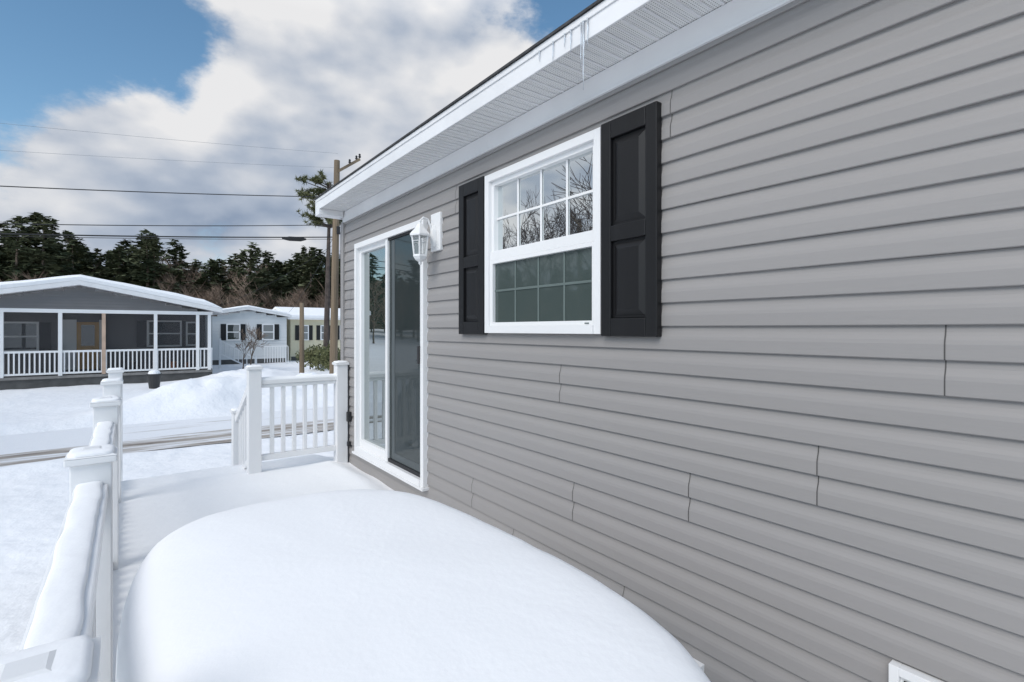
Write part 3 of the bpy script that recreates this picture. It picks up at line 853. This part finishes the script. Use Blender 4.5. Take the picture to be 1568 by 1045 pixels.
b.add(vs,fs,'brush'); b.obj('wooded_hill')

b=B(); rnd=random.Random(3)
zc=25.0
def atpx(px,z): 
    t=(px-784)/784; return (z*(.6+.8*t),z*(.8-.6*t))
x,y=atpx(502,zc)
b.tube([(x-0.1,y,0),(x,y,4.5),(x+0.1,y,E+7.2)],[0.16,0.12,0.04],'bark',7)
vs=[];fs=[]
for i in range(60):
    hz=E+rnd.uniform(5.0,7.2); a=rnd.uniform(0,6.28); L_=rnd.uniform(0.5,1.45)
    ex,ey,ez=x+math.cos(a)*L_,y+math.sin(a)*L_,hz+L_*rnd.uniform(-.1,.4)
    b.tube([(x,y,hz-0.1),(ex,ey,ez)],[0.03,0.01],'bark',4,False)
    for c in range(9):
        q=rnd.uniform(.35,1.08); cx,cy,cz=x+(ex-x)*q,y+(ey-y)*q,hz+(ez-hz)*q+rnd.uniform(-.05,.12)
        for _ in range(18):
            dv=Vector((rnd.gauss(0,1),rnd.gauss(0,1),rnd.gauss(.3,.8))).normalized()*rnd.uniform(.12,.28)
            sd_=Vector((rnd.gauss(0,1),rnd.gauss(0,1),rnd.gauss(0,1))).normalized()*0.028
            o=len(vs); p=Vector((cx,cy,cz)); vs+=[p-sd_,p+sd_,p+dv]; fs.append((o,o+1,o+2))
b.add(vs,fs,'pine2'); b.obj('pine_tree')

def bare_tree(name,x,y,z0,h,seed,r0=0.17,depth=6,mt='bark',rmin=0.012):
    rnd=random.Random(seed); b=B()
    def rec(p,d,L_,r,k):
        n=3; pts=[p];rs=[r]; cur=Vector(p); dd=Vector(d)
        for i in range(n):
            dd=(dd+Vector((rnd.gauss(0,.10),rnd.gauss(0,.10),rnd.gauss(0.03,.07)))).normalized()
            cur=cur+dd*L_/n; pts.append(cur.copy()); rs.append(r*(1-0.4*(i+1)/n))
        b.tube(pts,rs,mt,5 if k>3 else 3,False)
        if k<=0: return
        nb=rnd.choice([2,3,3]) if k<depth else 4
        for i in range(nb):
            ax=Vector((rnd.gauss(0,1),rnd.gauss(0,1),rnd.gauss(0,.5))); ax=ax-ax.dot(dd)*dd
            if ax.length<1e-3: continue
            ax.normalize(); ang=rnd.uniform(.3,.75)
            nd=(dd*math.cos(ang)+ax*math.sin(ang)+Vector((0,0,.08))).normalized()
            q=rnd.choice([pts[-1],pts[-1],pts[-2]])
            rec(q,nd,L_*rnd.uniform(.66,.86),max(rmin,rs[-1]*rnd.uniform(.6,.85)),k-1)
    rec(Vector((x,y,z0)),Vector((0,0,1)),h*0.26,r0,depth)
    return b.obj(name)
for i,(az,d,h) in enumerate(((-30,24,10),(-36,17,8.5),(-41,21,10.5),(-46,16,9),(-51,22,11),(-57,18,9),(-64,22,10))):
    bare_tree('bare_maple_tree',d*math.sin(math.radians(az)),d*math.cos(math.radians(az)),-0.1,h,20+i,0.2)
x,y=atpx(384,27); bare_tree('bare_shrub',x,y,0.0,2.9,4,0.05,5,'twig',0.008)
x,y=atpx(372,28); bare_tree('bare_shrub',x,y,0.0,2.2,6,0.04,5,'twig',0.008)
for (px,z,hh) in ((488,24,1.1),(506,22,1.2),(475,27,0.9)):
    x,y=atpx(px,z); b=B(); rnd=random.Random(px); vs=[];fs=[]
    b.tube([(x,y,0),(x,y,hh*0.8)],[0.04,0.01],'bark',5)
    for i in range(900):
        u=rnd.random()**0.5; a=rnd.uniform(0,6.28); r=u*0.75*(0.75+0.25*math.sin(a*3)); zz=0.2+rnd.random()*hh*(1-0.4*u)+0.3
        p=Vector((x+r*math.cos(a),y+r*math.sin(a),zz)); o=len(vs)
        for _ in range(3): vs.append(p+Vector((rnd.uniform(-.09,.09),rnd.uniform(-.09,.09),rnd.uniform(-.09,.09))))
        fs.append((o,o+1,o+2))
    b.add(vs,fs,'pine2'); b.obj('evergreen_shrub')

# ================================================================ SKY
w=bpy.data.worlds.new('World'); sc.world=w; w.use_nodes=True
nt=w.node_tree;N=nt.nodes;L=nt.links
bg=N['Background']; out=N['World Output']
skyn=N.new('ShaderNodeTexSky'); skyn.sky_type='NISHITA'; skyn.sun_disc=False
SE=math.radians(42); SAZ=math.radians(248)
skyn.sun_elevation=SE; skyn.sun_rotation=SAZ; skyn.air_density=1.0; skyn.dust_density=0.3; skyn.ozone_density=1.3
hs=N.new('ShaderNodeHueSaturation'); hs.inputs['Saturation'].default_value=1.12; hs.inputs['Hue'].default_value=0.49
L.new(skyn.outputs[0],hs.inputs['Color']); L.new(hs.outputs[0],bg.inputs[0]); bg.inputs[1].default_value=0.15
tc=N.new('ShaderNodeTexCoord')
nrm=N.new('ShaderNodeVectorMath'); nrm.operation='NORMALIZE'; L.new(tc.outputs['Generated'],nrm.inputs[0])
D=nrm.outputs[0]
def math_(op,a,b_,clamp=False):
    n=N.new('ShaderNodeMath'); n.operation=op; n.use_clamp=clamp
    for i,q in enumerate((a,b_)):
        if q is None: continue
        if isinstance(q,(int,float)): n.inputs[i].default_value=q
        else: L.new(q,n.inputs[i])
    return n.outputs[0]
def noise_at(offset,scale,detail=9,rough=0.56,loc=(0,0,0),dist=0.0,sz=1.7):
    a=N.new('ShaderNodeVectorMath'); a.operation='ADD'; L.new(D,a.inputs[0]); a.inputs[1].default_value=offset
    mp=N.new('ShaderNodeMapping'); mp.inputs['Scale'].default_value=(1,1,sz); mp.inputs['Location'].default_value=loc
    L.new(a.outputs[0],mp.inputs['Vector'])
    n=N.new('ShaderNodeTexNoise'); n.inputs['Scale'].default_value=scale; n.inputs['Detail'].default_value=detail; n.inputs['Roughness'].default_value=rough
    n.inputs['Distortion'].default_value=dist
    L.new(mp.outputs[0],n.inputs['Vector']); return n.outputs['Fac']
loc=(3.1,1.7,0.4)
n0=noise_at((0,0,0),4.6,8,0.60,loc)
s0=noise_at((0,0,0),4.6,3,0.55,loc)
s1=noise_at((-0.03,-0.01,0.05),4.6,3,0.55,loc)
def dpx(px,py):
    t=(px-784)/784; return Vector((.6+.8*t,.8-.6*t,(505-py)/784)).normalized()
wob=noise_at((0,0,0),9.0,6,0.62,(7.3,2.2,5.1),0.0,1.7)
total=math_('ADD',n0,math_('MULTIPLY',math_('SUBTRACT',wob,0.5),0.35))
def blobv(v,deg,wt):
    global total
    dt=N.new('ShaderNodeVectorMath'); dt.operation='DOT_PRODUCT'; L.new(D,dt.inputs[0]); dt.inputs[1].default_value=v
    mr=N.new('ShaderNodeMapRange'); mr.interpolation_type='SMOOTHSTEP'
    mr.inputs['From Min'].default_value=math.cos(math.radians(deg)); mr.inputs['From Max'].default_value=1.0
    mr.inputs['To Min'].default_value=0; mr.inputs['To Max'].default_value=wt
    L.new(dt.outputs['Value'],mr.inputs['Value'])
    total=math_('ADD',total,mr.outputs[0])
for q in ((500,120,14,.26),(680,120,14,.24),(560,250,13,.20),(200,235,7,.26),(50,320,10,.22),(340,320,13,.22),(480,330,11,.20),(400,170,7,.14),(170,300,8,.14),
          (30,150,10,-.10),(140,50,10,-.10),(300,200,4,-.16),(270,235,4,-.10),(850,10,6,-.14)):
    blobv(dpx(q[0],q[1]),q[2],q[3])
for az,el_,dg,wt in ((-42,16,26,.28),(-70,35,30,.2)):
    a_,e_=math.radians(az),math.radians(el_)
    blobv(Vector((math.sin(a_)*math.cos(e_),math.cos(a_)*math.cos(e_),math.sin(e_))),dg,wt)
mask=N.new('ShaderNodeMapRange'); mask.interpolation_type='SMOOTHSTEP'; mask.inputs['From Min'].default_value=0.45; mask.inputs['From Max'].default_value=0.68
L.new(total,mask.inputs['Value'])
sh=math_('MULTIPLY',math_('SUBTRACT',s0,s1),2.4)
sh=math_('ADD',sh,math_('MULTIPLY',math_('SUBTRACT',n0,s0),1.6))
sh=math_('ADD',sh,math_('MULTIPLY',math_('SUBTRACT',wob,0.5),0.5))
sh=math_('ADD',sh,0.72)
sh=math_('SUBTRACT',sh,math_('MULTIPLY',math_('MAXIMUM',math_('SUBTRACT',total,0.72),0.0),0.6))
sx=N.new('ShaderNodeSeparateXYZ'); L.new(D,sx.inputs[0])
el=N.new('ShaderNodeMapRange'); el.inputs['From Min'].default_value=0.10; el.inputs['From Max'].default_value=0.36; el.inputs['To Min'].default_value=-0.22; el.inputs['To Max'].default_value=0.16
L.new(sx.outputs['Z'],el.inputs['Value'])
sh2=math_('ADD',sh,el.outputs[0],True)
cr=N.new('ShaderNodeValToRGB'); e=cr.color_ramp.elements
e[0].position=0.0; e[0].color=(0.27,0.34,0.46,1); e[1].position=1.0; e[1].color=(0.82,0.82,0.83,1)
x=e.new(0.38); x.color=(0.43,0.49,0.59,1); x=e.new(0.70); x.color=(0.63,0.66,0.715,1)
L.new(sh2,cr.inputs['Fac'])
bg2=N.new('ShaderNodeBackground'); L.new(cr.outputs[0],bg2.inputs[0])
hi=N.new('ShaderNodeMapRange'); hi.inputs['From Min'].default_value=0.5; hi.inputs['From Max'].default_value=0.9; hi.inputs['To Min'].default_value=1.0; hi.inputs['To Max'].default_value=2.0
L.new(sx.outputs['Z'],hi.inputs['Value']); L.new(hi.outputs[0],bg2.inputs[1])
mx=N.new('ShaderNodeMixShader'); L.new(mask.outputs[0],mx.inputs[0]); L.new(bg.outputs[0],mx.inputs[1]); L.new(bg2.outputs[0],mx.inputs[2])
L.new(mx.outputs[0],out.inputs[0])

sun=bpy.data.lights.new('sun','SUN'); sun.energy=2.05; sun.angle=math.radians(35); sun.color=(1,0.96,0.90)
so=bpy.data.objects.new('sun',sun); sc.collection.objects.link(so)
d=Vector((math.sin(SAZ)*math.cos(SE),math.cos(SAZ)*math.cos(SE),math.sin(SE)))
so.rotation_euler=d.to_track_quat('Z','Y').to_euler()

# ================================================================ CAMERA
cam=bpy.data.cameras.new('camera'); cam.lens=18; cam.sensor_width=36; cam.shift_y=-0.0112; cam.clip_start=0.05; cam.clip_end=2000
co=bpy.data.objects.new('camera',cam); sc.collection.objects.link(co)
co.location=(0,0,E); co.rotation_euler=(math.radians(90),0,math.radians(-36.87))
sc.camera=co
